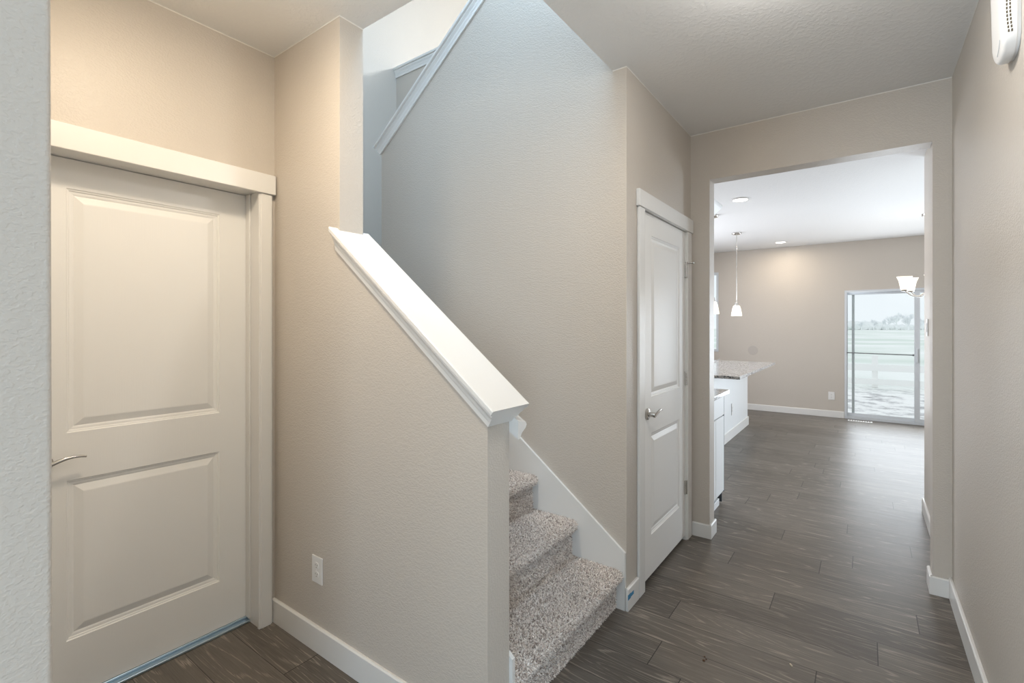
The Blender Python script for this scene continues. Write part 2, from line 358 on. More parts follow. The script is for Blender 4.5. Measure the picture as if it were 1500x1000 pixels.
struct('wall_upstairs_north', bm, M_WALL, 'far wall of the upstairs hall', 'wall')
bm = BM(); box(bm, .49, .6, 1.1, 6.0, ZC, UC)
struct('wall_upstairs_east', bm, M_WALL, 'right-hand wall of the upstairs hall', 'wall')
bm = BM()
for a in ((-3.0, -2.8, 0, H), (-2.8, -1.2, 2.25, H), (-2.8, -1.2, 0, .28), (-1.2, 1.2, 0, H), (1.2, 2.8, 2.25, H), (2.8, 3.2, 0, H), (1.2, 2.8, 0, .28)): box(bm, a[0], a[1], -3.2, -3.05, a[2], a[3])
struct('wall_front', bm, M_WALL, 'front wall of the room behind the viewer', 'wall')
bm = BM(); box(bm, -3.1, -3.0, -3.2, .17, 0, H)
struct('wall_front_west', bm, M_WALL, 'left wall of the room behind the viewer', 'wall')
bm = BM(); box(bm, 3.2, 3.3, -3.2, -.18, 0, H)
struct('wall_front_east', bm, M_WALL, 'right wall of the room behind the viewer', 'wall')
bm = BM(); box(bm, .491, 3.2, -.30, -.18, 0, H)
struct('wall_front_inner', bm, M_WALL, 'inner wall of the room behind the viewer', 'wall')

# ------------------------------------------------------------------ cap trims on the sloping walls
def cap_profile(y0, y1):       # cross-section (y, height) of ledge board with cove moulding on each side of a wall y0..y1
    o = .040
    L = [(y0 - .003, 0), (y0 - .012, 0), (y0 - .014, .020), (y0 - .017, .026), (y0 - .020, .040), (y0 - .030, .056), (y0 - .030, .066),
         (y0 - o, .070), (y0 - o - .003, .074), (y0 - o - .003, .089), (y0 - o, .093)]
    R = [(y1 + (y0 - y), z) for y, z in reversed(L)]
    return L + R
def cap(bm, y0, y1, xa, xb, line, ka=0, kb=0):      # ka, kb: square (perpendicular) cut of each end
    p = cap_profile(y0, y1)
    tri(prism(bm, p, lambda y, z: (xa + ka * z, y, z + line(xa + ka * z)), lambda y, z: (xb + kb * z, y, z + line(xb + kb * z))))
bm = BM(); cap(bm, 1.213, 1.33, -1.803, -.974, kz, 0, .485)
c1 = struct('trim_1', bm, M_TRIM, 'white ledge cap sloping down the near knee wall', 'wall cap')
bm = BM()      # small return block on the stair side below the cap's lower end
p = [(0, -.012), (.012, -.008), (.024, .008), (.046, .022), (.052, .032), (.048, .040), (0, .052)]
prism(bm, p, lambda y, z: (-1.12, 1.3305 + y, z + 1.058 + .135 * SL), lambda y, z: (-.948, 1.3305 + y, z + 1.058))
tri(bm); b = obj('return_moulding', bm, M_TRIM, c1)
bm = BM(); sl2 = .755
def uz(x): return 2.697 + sl2 * (x + 2.876)
cap(bm, 2.303, 2.42, -2.882, -1.22, uz, -.48, 0)
struct('trim_2', bm, M_TRIM, 'white ledge cap climbing the upper stair wall', 'wall cap')
bm = BM(); cap(bm, 3.29, 3.40, -3.875, -1.05, lambda x: 3.965)
struct('trim_3', bm, M_TRIM, 'level white ledge cap on the upstairs guard wall', 'wall cap')

# ------------------------------------------------------------------ baseboards
BH = .10; BT = .013
def base_yz(bm, y0, y1, xw, sgn, h=BH):      # on a wall of constant x; sgn = direction the board sticks out
    q = [(0, 0), (BT, 0), (BT, h - .006), (BT - .005, h), (0, h)]
    prism(bm, q, lambda a, z: (xw + sgn * a, y0, z + .001), lambda a, z: (xw + sgn * a, y1, z + .001))
def base_xz(bm, x0, x1, yw, sgn, h=BH):
    q = [(0, 0), (BT, 0), (BT, h - .006), (BT - .005, h), (0, h)]
    prism(bm, q, lambda a, z: (x0, yw + sgn * a, z + .001), lambda a, z: (x1, yw + sgn * a, z + .001))
bm = BM(); base_xz(bm, -2.318, KN + BT, 1.212, -1, .112); base_yz(bm, 1.2005, 1.332, KN + .001, 1, .112)
struct('baseboard_knee', bm, M_TRIM, 'white baseboard along the beige knee wall', 'baseboard')
bm = BM(); base_yz(bm, -.29, 3.410, .369, -1, .108)
struct('baseboard_right', bm, M_TRIM, 'white baseboard along the right hall wall', 'baseboard')
bm = BM(); base_yz(bm, 2.291, 2.435, -.969, 1, .113)
bb = struct('baseboard_closet', bm, M_TRIM, 'short white baseboard between stairs and closet door', 'baseboard')
bm = BM(); base_xz(bm, .279, .357, 3.410, -1, .096); base_yz(bm, 3.3975, 3.543, .291, -1, .096)
struct('baseboard_opening_right', bm, M_TRIM, 'short white baseboard at the right side of the opening', 'baseboard')
bm = BM(); base_xz(bm, -.956, -.832, 3.410, -1, .092); base_yz(bm, 3.3975, 3.543, -.844, 1, .092)
struct('baseboard_opening_left', bm, M_TRIM, 'short white baseboard between closet door and opening', 'baseboard')
bm = BM(); base_yz(bm, 3.545, 4.898, .369, -1); base_xz(bm, .357, .49, 4.886, 1)
struct('baseboard_dining_right', bm, M_TRIM, 'white baseboard on the wall end past the opening', 'baseboard')
bm = BM(); base_xz(bm, -3.59, SX0 - .004, 9.109, -1)
struct('baseboard_back', bm, M_TRIM, 'white baseboard along the far dining room wall', 'baseboard')
bm = BM(); box(bm, -.9572, -.9555, 2.2905, 2.325, .058, .084)
o = obj('masking_tape', bm, M_TAPE); tag(o, 'scrap of blue tape on the baseboard end by the stairs', 'tape')
bm2 = BM(); box(bm2, -.9572, -.9552, 2.325, 2.362, .062, .080)
t2 = obj('tape_tail', bm2, M_TAPE, o)

# ------------------------------------------------------------------ panel doors
RINGS = [(0, 0), (.003, .003), (.008, .0045), (.010, .0075), (.018, .0085), (.024, .0110), (.050, .0025), (.054, .002)]
def leaf_bm(x0, y0, y1, z0, z1, panels, th=.035):
    """door leaf whose front faces +X at x0; panels = (ya, yb, za, zb) moulding outlines"""
    bm = BM()
    ys = [y0, panels[0][0], panels[0][1], y1]
    zs = [z0] + sorted(z for p in panels for z in p[2:]) + [z1]
    ok = lambda a, b, c, d: any(abs(a - p[0]) < 1e-6 and abs(c - p[2]) < 1e-6 for p in panels)
    def V(y, z, d=0): return bm.verts.new((x0 - d, y, z))
    for i in range(3):
        for j in range(len(zs) - 1):
            if i == 1 and ok(ys[i], ys[i + 1], zs[j], zs[j + 1]): continue
            bm.faces.new((V(ys[i], zs[j]), V(ys[i + 1], zs[j]), V(ys[i + 1], zs[j + 1]), V(ys[i], zs[j + 1])))
    for a, b, c, d in panels:
        prev = None
        for ins, dep in RINGS:
            r = [V(a + ins, c + ins, dep), V(b - ins, c + ins, dep), V(b - ins, d - ins, dep), V(a + ins, d - ins, dep)]
            if prev:
                for k in range(4): bm.faces.new((prev[k], prev[(k + 1) % 4], r[(k + 1) % 4], r[k]))
            prev = r
        bm.faces.new(prev)
    for q in (((y0, z0), (y1, z0)), ((y1, z0), (y1, z1)), ((y1, z1), (y0, z1)), ((y0, z1), (y0, z0))):
        (a, c), (b, d) = q; bm.faces.new((V(a, c), V(b, d), V(b, d, th), V(a, c, th)))
    bm.faces.new((V(y0, z0, th), V(y1, z0, th), V(y1, z1, th), V(y0, z1, th)))
    bmesh.ops.remove_doubles(bm, verts=bm.verts[:], dist=1e-5)
    return bm
def casing_side(bm, xw, ya, yb, z1, x_out=.016, flat=True):
    box(bm, xw, xw + x_out, ya, yb, 0.001, z1, .002)
def lever(x, y, z, parent, lift=.0):
    """rose, neck and a wave-shaped lever pointing +Y on a door facing +X"""
    bm = BM(); lathe(bm, [(0, .012), (.026, .012), (.031, .009), (.032, .004), (.032, .0)], (x + .0005, y, z), 32, 'x')
    h = obj('door_handle', bm, M_NICKEL, parent, 40)
    bm = BM(); lathe(bm, [(.0, .048), (.011, .048), (.0125, .046), (.0125, .012), (.015, .0115)], (x, y, z), 24, 'x')
    obj('neck', bm, M_NICKEL, h, 40)
    bm = BM(); pth = []; rad = []
    for i in range(15):
        t = i / 14
        pth.append((x + .044 + .006 * math.sin(t * PI), y - .006 + .122 * t, z - .002 + .020 * math.sin((t - .12) * PI * .85) + lift * t)); rad.append(.0085 - .0040 * t)
    tube(bm, pth, rad, 14)
    for v_ in bm.verts: pass
    obj('lever', bm, M_NICKEL, h, 50)
    return h
# vestibule door (door_1)
d1 = empty('door_1', (-2.43, .745, 0)); tag(d1, 'cream two-panel door at the left with a thin lever handle', 'door', kind='structure')
obj('door_leaf', leaf_bm(-2.43, .3525, 1.134, .024, 2.063, [(.475, 1.0125, .240, .847), (.475, 1.0125, 1.027, 1.952)]), M_DOOR, d1)
bm = BM()
box(bm, -2.4695, -2.304, 1.136, 1.150, .001, 2.079); box(bm, -2.4695, -2.304, .3335, .3475, .001, 2.079); box(bm, -2.4695, -2.304, .3475, 1.136, 2.066, 2.079)
box(bm, -2.428, -2.392, 1.127, 1.136, .022, 2.066, .002); box(bm, -2.428, -2.392, .3475, .357, .022, 2.066, .002)
obj('door_frame', bm, M_TRIM, d1)
bm = BM(); box(bm, -2.319, -2.303, 1.130, 1.194, .001, 2.059, .0015); box(bm, -2.319, -2.306, 1.134, 1.190, .001, 2.059)
box(bm, -2.309, -2.299, 1.140, 1.188, .001, 2.059, .002)
obj('casing', bm, M_TRIM, d1)
bm = BM(); box(bm, -2.319, -2.303, .270, .353, .001, 2.059, .002); obj('casing', bm, M_TRIM, d1)
bm = BM(); box(bm, -2.319, -2.290, .255, 1.2055, 2.060, 2.152, .002); obj('head_casing', bm, M_TRIM, d1)
bm = BM(); box(bm, -2.4690, -2.398, .3480, 1.1355, .001, .012, .002); box(bm, -2.4690, -2.425, .3480, 1.1355, .012, .0225, .002)
tag(obj('threshold', bm, M_ALU, d1), 'metal threshold strip, tinted blue for daylight leaking under the door')
lever(-2.43, .408, .925, d1)
# closet door (door_2)
LX = -.973
d2 = empty('door_2', (LX, 2.91, 0)); tag(d2, 'white two-panel closet door past the foot of the stairs', 'door', kind='structure')
obj('door_leaf', leaf_bm(LX, 2.532, 3.288, .030, 2.058, [(2.660, 3.175, .255, .828), (2.660, 3.175, 1.030, 1.940)]), M_DOOR, d2)
bm = BM(); box(bm, -1.069, -.962, 2.516, 2.529, .001, 2.074); box(bm, -1.069, -.962, 3.291, 3.304, .001, 2.074); box(bm, -1.069, -.962, 2.529, 3.291, 2.062, 2.074)
obj('door_frame', bm, M_TRIM, d2)
bm = BM(); box(bm, -.969, -.954, 2.440, 2.519, .001, 2.063, .002); obj('casing', bm, M_TRIM, d2)
bm = BM(); box(bm, -.969, -.954, 3.301, 3.385, .001, 2.063, .002); obj('casing', bm, M_TRIM, d2)
bm = BM(); box(bm, -.969, -.948, 2.428, 3.402, 2.064, 2.153, .002); obj('head_casing', bm, M_TRIM, d2)
for z in (1.80, 1.085, .355):
    bm = BM(); tube(bm, [(-.9635, 3.2925, z - .045), (-.9635, 3.2925, z + .045)], .0065, 12)
    box(bm, -.9725, -.9625, 3.272, 3.290, z - .044, z + .044); box(bm, -.9620, -.9605, 3.2935, 3.300, z - .044, z + .044)
    obj('hinge', bm, M_NICKEL, d2)
bm = BM(); tube(bm, [(-.952, 3.2925, 1.852), (-.925, 3.305, 1.853)], .005, 10); lathe(bm, [(.0, .010), (.008, .008), (.009, 0), (0, -.002)], (-.925, 3.305, 1.853), 12, 'x')
tube(bm, [(-.9635, 3.2925, 1.846), (-.9635, 3.2925, 1.860)], .008, 12); tube(bm, [(-.9635, 3.2925, 1.852), (-.950, 3.2925, 1.852)], .004, 8)
obj('hinge_pin_stop', bm, M_NICKEL, d2, 40)
lever(LX, 2.592, .945, d2)

# ------------------------------------------------------------------ staircase
RUN, RISE, NX = .254, .194, -.985
st = empty('staircase', (-1.0, 1.8, 0)); tag(st, 'carpeted staircase rising left behind the sloping knee wall', 'staircase')
YA, YB = 1.347, 2.287
def step_profile(n):
    z0, z1 = RISE * n, RISE * (n + 1); nx = NX - RUN * n; r = nx - .040
    pts = [(r, z0 + (.004 if n == 0 else 0))]
    for i in range(1, 8): pts.append((r + .002, z0 + (RISE - .052) * i / 8))
    pts.append((r, z1 - .052)); R = .024
    for i in range(0, 9):
        a = -PI / 2 + PI * i / 8; pts.append((nx - R + R * math.cos(a) - (.002 if i else .008), z1 - R + R * math.sin(a)))
    for i in range(1, 12): pts.append((nx - R - (RUN - R - .04 + .04) * i / 11 + .0, z1))
    pts.append((r - RUN, z1))
    return pts
rc = random.Random(11)
def tufts(pts, ya, yb, dens, out_v, out_f, hgt):
    # sample points along the profile polyline, normals to the left-hand side (outwards)
    seg = []
    for a, b in zip(pts, pts[1:]):
        l = math.hypot(b[0] - a[0], b[1] - a[1])
        if l > 1e-5: seg.append((a, b, l))
    tot = sum(s[2] for s in seg); n = int(tot * (yb - ya) * dens); cum = []; c = 0
    for s in seg: c += s[2]; cum.append(c)
    import bisect
    for _ in range(n):
        t = rc.random() * tot; i = min(bisect.bisect(cum, t), len(seg) - 1); a, b, l = seg[i]
        k = rc.random(); x = a[0] + (b[0] - a[0]) * k; z = a[1] + (b[1] - a[1]) * k
        nx_, nz_ = (b[1] - a[1]) / l, -(b[0] - a[0]) / l
        y = ya + rc.random() * (yb - ya)
        h = hgt * rc.uniform(.6, 1.25); w = rc.uniform(.0020, .0034); an = rc.random() * PI
        tx, tz = nz_, -nx_                       # tangent in profile plane
        ux, uy, uz_ = tx * math.cos(an), math.sin(an), tz * math.cos(an)
        vx, vy, vz = -tx * math.sin(an), math.cos(an), -tz * math.sin(an)
        lx = rc.uniform(-.7, .7) * h; ly = rc.uniform(-.7, .7) * h
        i0 = len(out_v)
        for m_, (f, q) in enumerate(((0, 1), (.6, .9))):
            cx = x + nx_ * h * f + tx * lx * f * (1 if f < 1 else 1.2); cy = y + ly * f; cz = z + nz_ * h * f + tz * lx * f
            for s1, s2 in ((1, 0), (-.5, .87), (-.5, -.87)):
                out_v.append((cx + (ux * s1 + vx * s2) * w * q, cy + (uy * s1 + vy * s2) * w * q, cz + (uz_ * s1 + vz * s2) * w * q))
        out_v.append((x + nx_ * h + tx * lx * 1.4, y + ly * 1.4, z + nz_ * h + tz * lx * 1.4))
        for k2 in range(3):
            p, q2 = k2, (k2 + 1) % 3
            out_f.append((i0 + p, i0 + q2, i0 + 3 + q2, i0 + 3 + p)); out_f.append((i0 + 3 + p, i0 + 3 + q2, i0 + 6))
for n in range(9):
    pts = step_profile(n); nv = len(pts)
    last = n == 8
    if last: pts = pts[:-1] + [(-3.87, RISE * 9)]; nv = len(pts)
    vv, ff = [], []
    zb = max(RISE * n - .12, .0) if n else .001
    loop = pts + [(pts[-1][0], zb), (pts[0][0], zb)]
    ln = len(loop)
    for x, z in loop: vv.append((x, YA, z))
    for x, z in loop: vv.append((x, YB, z))
    for i in range(ln): ff.append((i, (i + 1) % ln, ln + (i + 1) % ln, ln + i))
    ff.append(tuple(range(ln))); ff.append(tuple(range(2 * ln - 1, ln - 1, -1)))
    nb = len(ff)
    if n < 5: tufts(pts, YA + .002, YB - .002, 62000 if n < 3 else 20000, vv, ff, .0095)
    me = bpy.data.meshes.new('carpeted_step'); me.from_pydata(vv, [], ff); me.materials.append(M_BACKING); me.materials.append(M_CARPET)
    me.polygons.foreach_set('material_index', [0 if i < nb else 1 for i in range(len(ff))]); me.update()
    o = bpy.data.objects.new('carpeted_step', me); COL.objects.link(o); o.parent = st; o.matrix_parent_inverse = st.matrix_basis.inverted()
# skirt boards (white stringers)
def skirt(y0, y1):
    bm = BM(); x0 = -.972; z0 = .290; s = RISE / RUN
    prism_xz(bm, [(x0, .001), (x0, z0), (-3.0, z0 + s * (-3.0 - x0) * -1), (-3.0, 1.30), (-1.06 - .254, .001)], y0, y1)
    return bm
tag(obj('skirt_board', skirt(2.288, 2.3025), M_TRIM, st), 'white skirt board on the far stair wall')
tag(obj('skirt_board', skirt(1.3305, 1.346), M_TRIM, st), 'white skirt board on the knee wall side')
bm = BM(); x_ = NX - RUN * 8
prism_xz(bm, [(-3.875, 1.50), (-3.03, 1.50), (-3.03, 1.745), (-3.875, 1.745)], 2.422, 3.288)
for k in range(7):
    xa = -3.03 + RUN * k; za = 1.746 + RISE * k
    box(bm, xa, xa + RUN, 2.422, 3.288, za - .1, za + RISE)
obj('upper_flight', bm, M_BACKING, st)
bm = BM(); box(bm, -3.875, -2.95, 2.303, 2.421, 1.50, 1.745); obj('landing', bm, M_BACKING, st)

# ------------------------------------------------------------------ electrical plates
def outlet(parent_name, label, loc, normal, w=.072, h=.116, kind='outlet', group=None):
    """built facing -Y at origin, then turned"""
    e = empty('wall_outlet' if kind == 'outlet' else 'light_switch', loc)
    tag(e, label, 'outlet' if kind == 'outlet' else 'light switch')
    e.rotation_euler = (0, 0, math.atan2(normal[1], normal[0]) + PI / 2)
    bpy.context.view_layer.update()
    def add(name, bm, m, p, sm=None):
        o = obj(name, bm, m, None, sm); o.parent = p; return o
    bm = BM(); box(bm, -w / 2, w / 2, -.006, -.0005, -h / 2, h / 2, .0025, 3); add('cover_plate', bm, M_PLASTIC, e)
    if kind == 'outlet':
        for s in (-1, 1):
            zc = s * .0195
            bm = BM(); prof = [(.017 * math.cos(a), .0145 * math.sin(a)) for a in [2 * PI * k / 28 for k in range(28)]]
            prof = [(max(-.0145, min(.0145, x)) * 1.1, z) for x, z in prof]
            prism(bm, prof, lambda x, z: (x, -.0062, z + zc), lambda x, z: (x, -.0085, z + zc))
            r = add('receptacle', bm, M_PLASTIC, e)
            bm = BM()
            box(bm, -.0075, -.0055, -.0088, -.0084, zc - .001, zc + .007); box(bm, .0055, .0075, -.0088, -.0084, zc - .000, zc + .006)
            box(bm, -.002, .002, -.0088, -.0084, zc - .009, zc - .005); add('slots', bm, M_SLOT, r)
        bm = BM(); lathe(bm, [(0, -.0008), (.0028, 0), (.0028, .002)], (0, 0, 0), 12, 'z'); me = bm
        bmesh.ops.rotate(bm, verts=bm.verts[:], matrix=Matrix.Rotation(PI / 2, 3, 'X')); bmesh.ops.translate(bm, verts=bm.verts[:], vec=(0, -.0068, 0))
        add('screw', bm, M_PLASTIC, e)
    else:
        bm = BM(); box(bm, -.0165, .0165, -.0095, -.0062, -.033, .033, .0015, 2); add('rocker', bm, M_PLASTIC, e)
    return e
outlet('', 'white duplex outlet low on the beige knee wall', (-1.948, 1.213, .3575), (0, -1), .078, .118)
outlet('', 'white duplex outlet low on the far dining room wall', (-.425, 9.11, .335), (0, -1), .085, .125)
outlet('', 'white outlet on the side panel of the kitchen island', (-1.3785, 6.67, .365), (1, 0), .072, .15)
outlet('', 'white rocker switch on the wall end past the opening', (.37, 4.63, 1.42), (-1, 0), .09, .125, kind='switch')

# ------------------------------------------------------------------ door chime / alarm box high on the right wall
def chime():
    e = empty('door_chime', (.37, 2.09, 2.37)); tag(e, 'white rounded chime box high on the right wall with side slots', 'door chime')
    y0, y1, z0, z1, R = 2.016, 2.165, 2.245, 2.53, .060
    def rr(ins, r):
        pts = []
        for cx, cz, a0 in ((y1 - R, z1 - R, 0), (y0 + R, z1 - R, PI / 2), (y0 + R, z0 + R, PI), (y1 - R, z0 + R, 3 * PI / 2)):
            for k in range(9):
                a = a0 + PI / 2 * k / 8; pts.append((cx + (R - ins) * math.cos(a), cz + (R - ins) * math.sin(a)))
        return pts
    bm = BM(); rings = []
    def dep(x, z): 
        t = max(0, (2.37 - z) / .13); return x + (.011 * t ** 1.6 if x < .36 else 0)
    for ins, x in ((.004, .3695), (.004, .362), (0, .361), (0, .333), (.002, .329), (.006, .3262), (.012, .3250), (.03, .3242)):
        rings.append([bm.verts.new((dep(x, z), y, z)) for y, z in rr(ins, R)])
    n = len(rings[0])
    for a, b in zip(rings, rings[1:]):
        for k in range(n): bm.faces.new((a[k], a[(k + 1) % n], b[(k + 1) % n], b[k]))
    bm.faces.new(rings[-1]); bm.faces.new(rings[0][::-1])
    obj('housing', bm, M_PLASTIC, e, 35)
    bm = BM()
    for xs in (.3385, .3455):
        for k in range(16):
            z = 2.299 + k * .0113
            dx = dep(xs, z) - xs
            box(bm, xs + dx - .0017, xs + dx + .0017, 2.0154, 2.0170, z, z + .0078)
    obj('side_slots', bm, M_SLOT, e)
    bm = BM(); pth = [(dep(.3240, 2.275 + .03 * t) - .0003, 2.040 + .050 * (1 - t) ** 1.5, 2.262 + .030 * t) for t in [k / 8 for k in range(9)]]
    tube(bm, pth, .0009, 6); obj('seam_groove', bm, M_SLOT if False else M_VINYL, e)
chime()

# ------------------------------------------------------------------ kitchen and dining
b1 = empty('base_cabinet', (-1.2, 3.87, 0)); tag(b1, 'white base cabinet just past the left side of the opening', 'cabinet')
bm = BM(); box(bm, -1.528, -.935, 3.60, 4.150, .10, .883); box(bm, -1.528, -.985, 3.60, 4.145, .001, .10); obj('body', bm, M_CAB, b1)
for a, b_ in ((3.606, 3.872), (3.878, 4.142)):
    bm = BM(); box(bm, -.934, -.916, a, b_, .112, .712, .002); d_ = obj('cabinet_door', bm, M_CAB, b1)
bm = BM(); box(bm, -.934, -.916, 3.606, 4.142, .720, .872, .002); obj('drawer', bm, M_CAB, b1)
bm = BM(); box(bm, -.936, -.918, 4.1505, 4.160, .10, .883); box(bm, -1.528, -.935, 4.1505, 4.160, .012, .883); tag(obj('end_panel', bm, M_DARK, b1), 'dark strip painted for the shaded gap at the end of the white cabinet')
bm = BM(); box(bm, -.985, -.940, 3.60, 4.09, .001, .055, .002); obj('toe_kick', bm, M_CAB, b1)
bm = BM(); box(bm, -1.528, -.885, 3.585, 4.20, .885, .917, .004, 2); tag(obj('countertop', bm, M_GRANITE), 'short stone countertop on the base cabinet beside the opening', 'countertop')
u = empty('upper_cabinet', (-1.29, 3.87, 1.37)); tag(u, 'white wall cabinet with crown moulding above the base cabinet', 'cabinet')
bm = BM(); box(bm, -1.528, -1.050, 3.60, 4.24, 1.37, 2.36); obj('body', bm, M_CAB, u)
for a, b_ in ((3.606, 3.92), (3.926, 4.232)):
    bm = BM(); box(bm, -1.049, -1.032, a, b_, 1.38, 2.35, .002); obj('cabinet_door', bm, M_CAB, u)
bm = BM()
cp = [(0, 0), (.012, 0), (.018, .015), (.030, .030), (.060, .070), (.066, .085), (.066, .10), (0, .10)]
prism(bm, cp, lambda a, z: (-1.032 + a, 3.60, 2.345 + z), lambda a, z: (-1.032 + a, 4.24 + a, 2.345 + z))
prism(bm, cp, lambda a, z: (-1.528, 4.24 + a, 2.345 + z), lambda a, z: (-1.032 + a, 4.24 + a, 2.345 + z)); tri(bm)
obj('crown_moulding', bm, M_CAB, u)
bm = BM(); box(bm, -1.045, -1.034, 4.2405, 4.249, 1.37, 2.35); tag(obj('end_strip', bm, M_DARK, u), 'thin dark strip painted for the shaded edge of the wall cabinet')
isl = empty('kitchen_island', (-1.7, 6.55, 0)); tag(isl, 'white kitchen island body under the speckled stone top', 'kitchen island')
bm = BM(); box(bm, -2.02, -1.38, 5.42, 7.70, .001, .883, .002); obj('body', bm, M_CAB, isl)
bm = BM(); base_yz(bm, 5.407, 7.713, -1.3795, 1, .12); base_xz(bm, -2.02, -1.367, 7.7005, 1, .12); base_xz(bm, -2.02, -1.367, 5.4195, -1, .12); obj('baseboard', bm, M_TRIM, isl)
bm = BM(); box(bm, -2.06, -1.03, 5.345, 7.735, .885, .917, .003, 2)
tag(obj('island_countertop', bm, M_GRANITE), 'speckled grey stone top overhanging the kitchen island', 'countertop')
fa = empty('kitchen_faucet', (-1.50, 6.15, .917)); tag(fa, 'chrome faucet at the left end of the island top', 'faucet')
bm = BM(); lathe(bm, [(.028, 0), (.028, .012), (.016, .02), (.015, .10), (.011, .11)], (-1.50, 6.15, .918), 20); obj('base', bm, M_CHROME, fa, 40)
bm = BM(); pth = [(-1.50, 6.15, 1.02)] + [(-1.50 - .09 + .09 * math.cos(t), 6.15, 1.10 + .09 * math.sin(t)) for t in [PI * k / 12 for k in range(13)]] + [(-1.68, 6.15, 1.05)]
tube(bm, pth, .010, 14); obj('spout', bm, M_CHROME, fa, 60)
bm = BM(); tube(bm, [(-1.495, 6.15, .985), (-1.45, 6.15, 1.0), (-1.41, 6.155, 1.035)], [.010, .007, .005], 12); obj('handle', bm, M_CHROME, fa, 60)
# recessed ceiling lights
def can(loc, label, lamp=True, em=M_LED):
    e = empty('recessed_light', loc); tag(e, label, 'ceiling light', 'recessed ceiling lights in the kitchen')
    x, y, z = loc
    bm = BM(); lathe(bm, [(.068, -.001), (.070, -.008), (.092, -.006), (.096, -.001)], (x, y, z), 36); obj('trim_ring', bm, M_PLASTIC, e, 50)
    bm = BM(); lathe(bm, [(.0, -.011), (.05, -.010), (.069, -.004), (.069, -.001)], (x, y, z), 32); obj('lens', bm, em, e, 50)
can((-1.04, 5.42, H), 'lit recessed ceiling light nearer the opening, above the island')
can((-1.06, 8.53, H), 'lit recessed ceiling light farther off, near the far wall')
disc('recessed_light_near', (-1.04, 5.42, 2.726), 8, (1, .88, .72), .06)
disc('recessed_light_far', (-1.06, 8.53, 2.726), 8, (1, .86, .68), .06)
# pendants
def pendant(loc, label):
    x, y, z = loc; e = empty('pendant_light', (x, y, H)); tag(e, label, 'pendant light', 'pendant lights over the island')
    bm = BM(); lathe(bm, [(0, -.032), (.02, -.030), (.055, -.022), (.062, -.012), (.062, -.001)], (x, y, H), 32); obj('canopy', bm, M_NICKEL, e, 40)
    bm = BM(); tube(bm, [(x, y, H - .03), (x, y, z + .195)], .0055, 10); obj('stem', bm, M_NICKEL, e)
    bm = BM(); lathe(bm, [(.006, .20), (.018, .195), (.024, .165), (.030, .155), (.030, .148)], (x, y, z), 24); obj('socket_cap', bm, M_NICKEL, e, 40)
    bm = BM(); lathe(bm, [(.022, .150), (.042, .140), (.054, .105), (.065, .045), (.070, 0), (.067, 0), (.061, .045), (.051, .098), (.038, .132)], (x, y, z), 32); s_ = obj('glass_shade', bm, M_SHADE, e, 50)
    bm = BM(); lathe(bm, [(0, .03), (.02, .035), (.028, .06), (.02, .095), (.012, .12), (0, .125)], (x, y, z), 16); obj('bulb', bm, M_LED, s_, 60)
pendant((-1.454, 7.327, 1.575), 'pendant light with white bell shade, fully seen over the island')
pendant((-1.454, 6.02, 1.575), 'nearer pendant light mostly hidden by the left edge of the opening')
# chandelier
ch = empty('chandelier', (.60, 7.41, H)); tag(ch, 'nickel chandelier with white glass shades before the sliding door', 'chandelier')
cx, cy = .60, 7.41
bm = BM(); lathe(bm, [(0, -.05), (.03, -.045), (.062, -.02), (.066, -.001)], (cx, cy, H), 32); obj('canopy', bm, M_NICKEL, ch, 40)
bm = BM(); tube(bm, [(cx, cy, H - .04), (cx, cy, 2.24)], .006, 10); lathe(bm, [(0, 0), (.016, .02), (.02, .1), (.012, .22), (.02, .3), (.008, .45), (0, .46)], (cx, cy, 1.78), 20); obj('stem', bm, M_NICKEL, ch, 50)
for k in range(5):
    a = math.radians(201 + 72 * k); ca, sa = math.cos(a), math.sin(a); r = .24
    bm = BM(); pth = []
    for i in range(13):
        t = i / 12; pth.append((cx + ca * r * t, cy + sa * r * t, 1.86 - .075 * math.sin(t * PI) ** 1.0 - .01 * t))
    tube(bm, pth, .007, 10); lathe(bm, [(.0, -.015), (.03, -.006), (.034, .004), (.022, .006)], (cx + ca * r, cy + sa * r, 1.853), 20)
    arm = obj('arm', bm, M_NICKEL, ch, 60)
    bm = BM(); lathe(bm, [(.036, 0), (.042, .02), (.048, .06), (.058, .11), (.078, .155), (.074, .155), (.054, .112), (.044, .06), (.038, .02), (.030, .004)], (cx + ca * r, cy + sa * r, 1.860), 32, sq=.5)
    obj('glass_shade', bm, M_SHADE, arm, 50)
point('chandelier_light', (cx, cy, 1.98), 1.5, SOFT, .2)
# vestibule ceiling lamp, and a hall ceiling lamp added out of frame for light
for nm, lx, ly, lab in (('a', -1.22, .66, 'flush ceiling lamp in the vestibule by the cream door'), ('b', -.32, 1.9, 'added ceiling lamp above the hall')):
    pass
e2 = empty('ceiling_lamp', (-.20, 1.80, H)); tag(e2, 'ceiling lamp added to light the hall, out of view above the foot of the stairs', 'ceiling lamp')
bm = BM(); lathe(bm, [(0, -.03), (.05, -.028), (.06, -.001)], (-.20, 1.80, H), 28); obj('lamp_base', bm, M_PLASTIC, e2, 50)
fl = empty('ceiling_lamp', (-1.45, .62, H)); tag(fl, 'small bare-bulb ceiling lamp in the vestibule by the cream door', 'ceiling lamp')
bm = BM(); lathe(bm, [(0, -.03), (.05, -.028), (.06, -.001)], (-1.45, .62, H), 28); obj('lamp_base', bm, M_PLASTIC, fl, 50)
bm = BM(); lathe(bm, [(.015, -.03), (.015, -.06)], (-1.45, .62, H), 16); obj('socket', bm, M_PLASTIC, fl, 50)

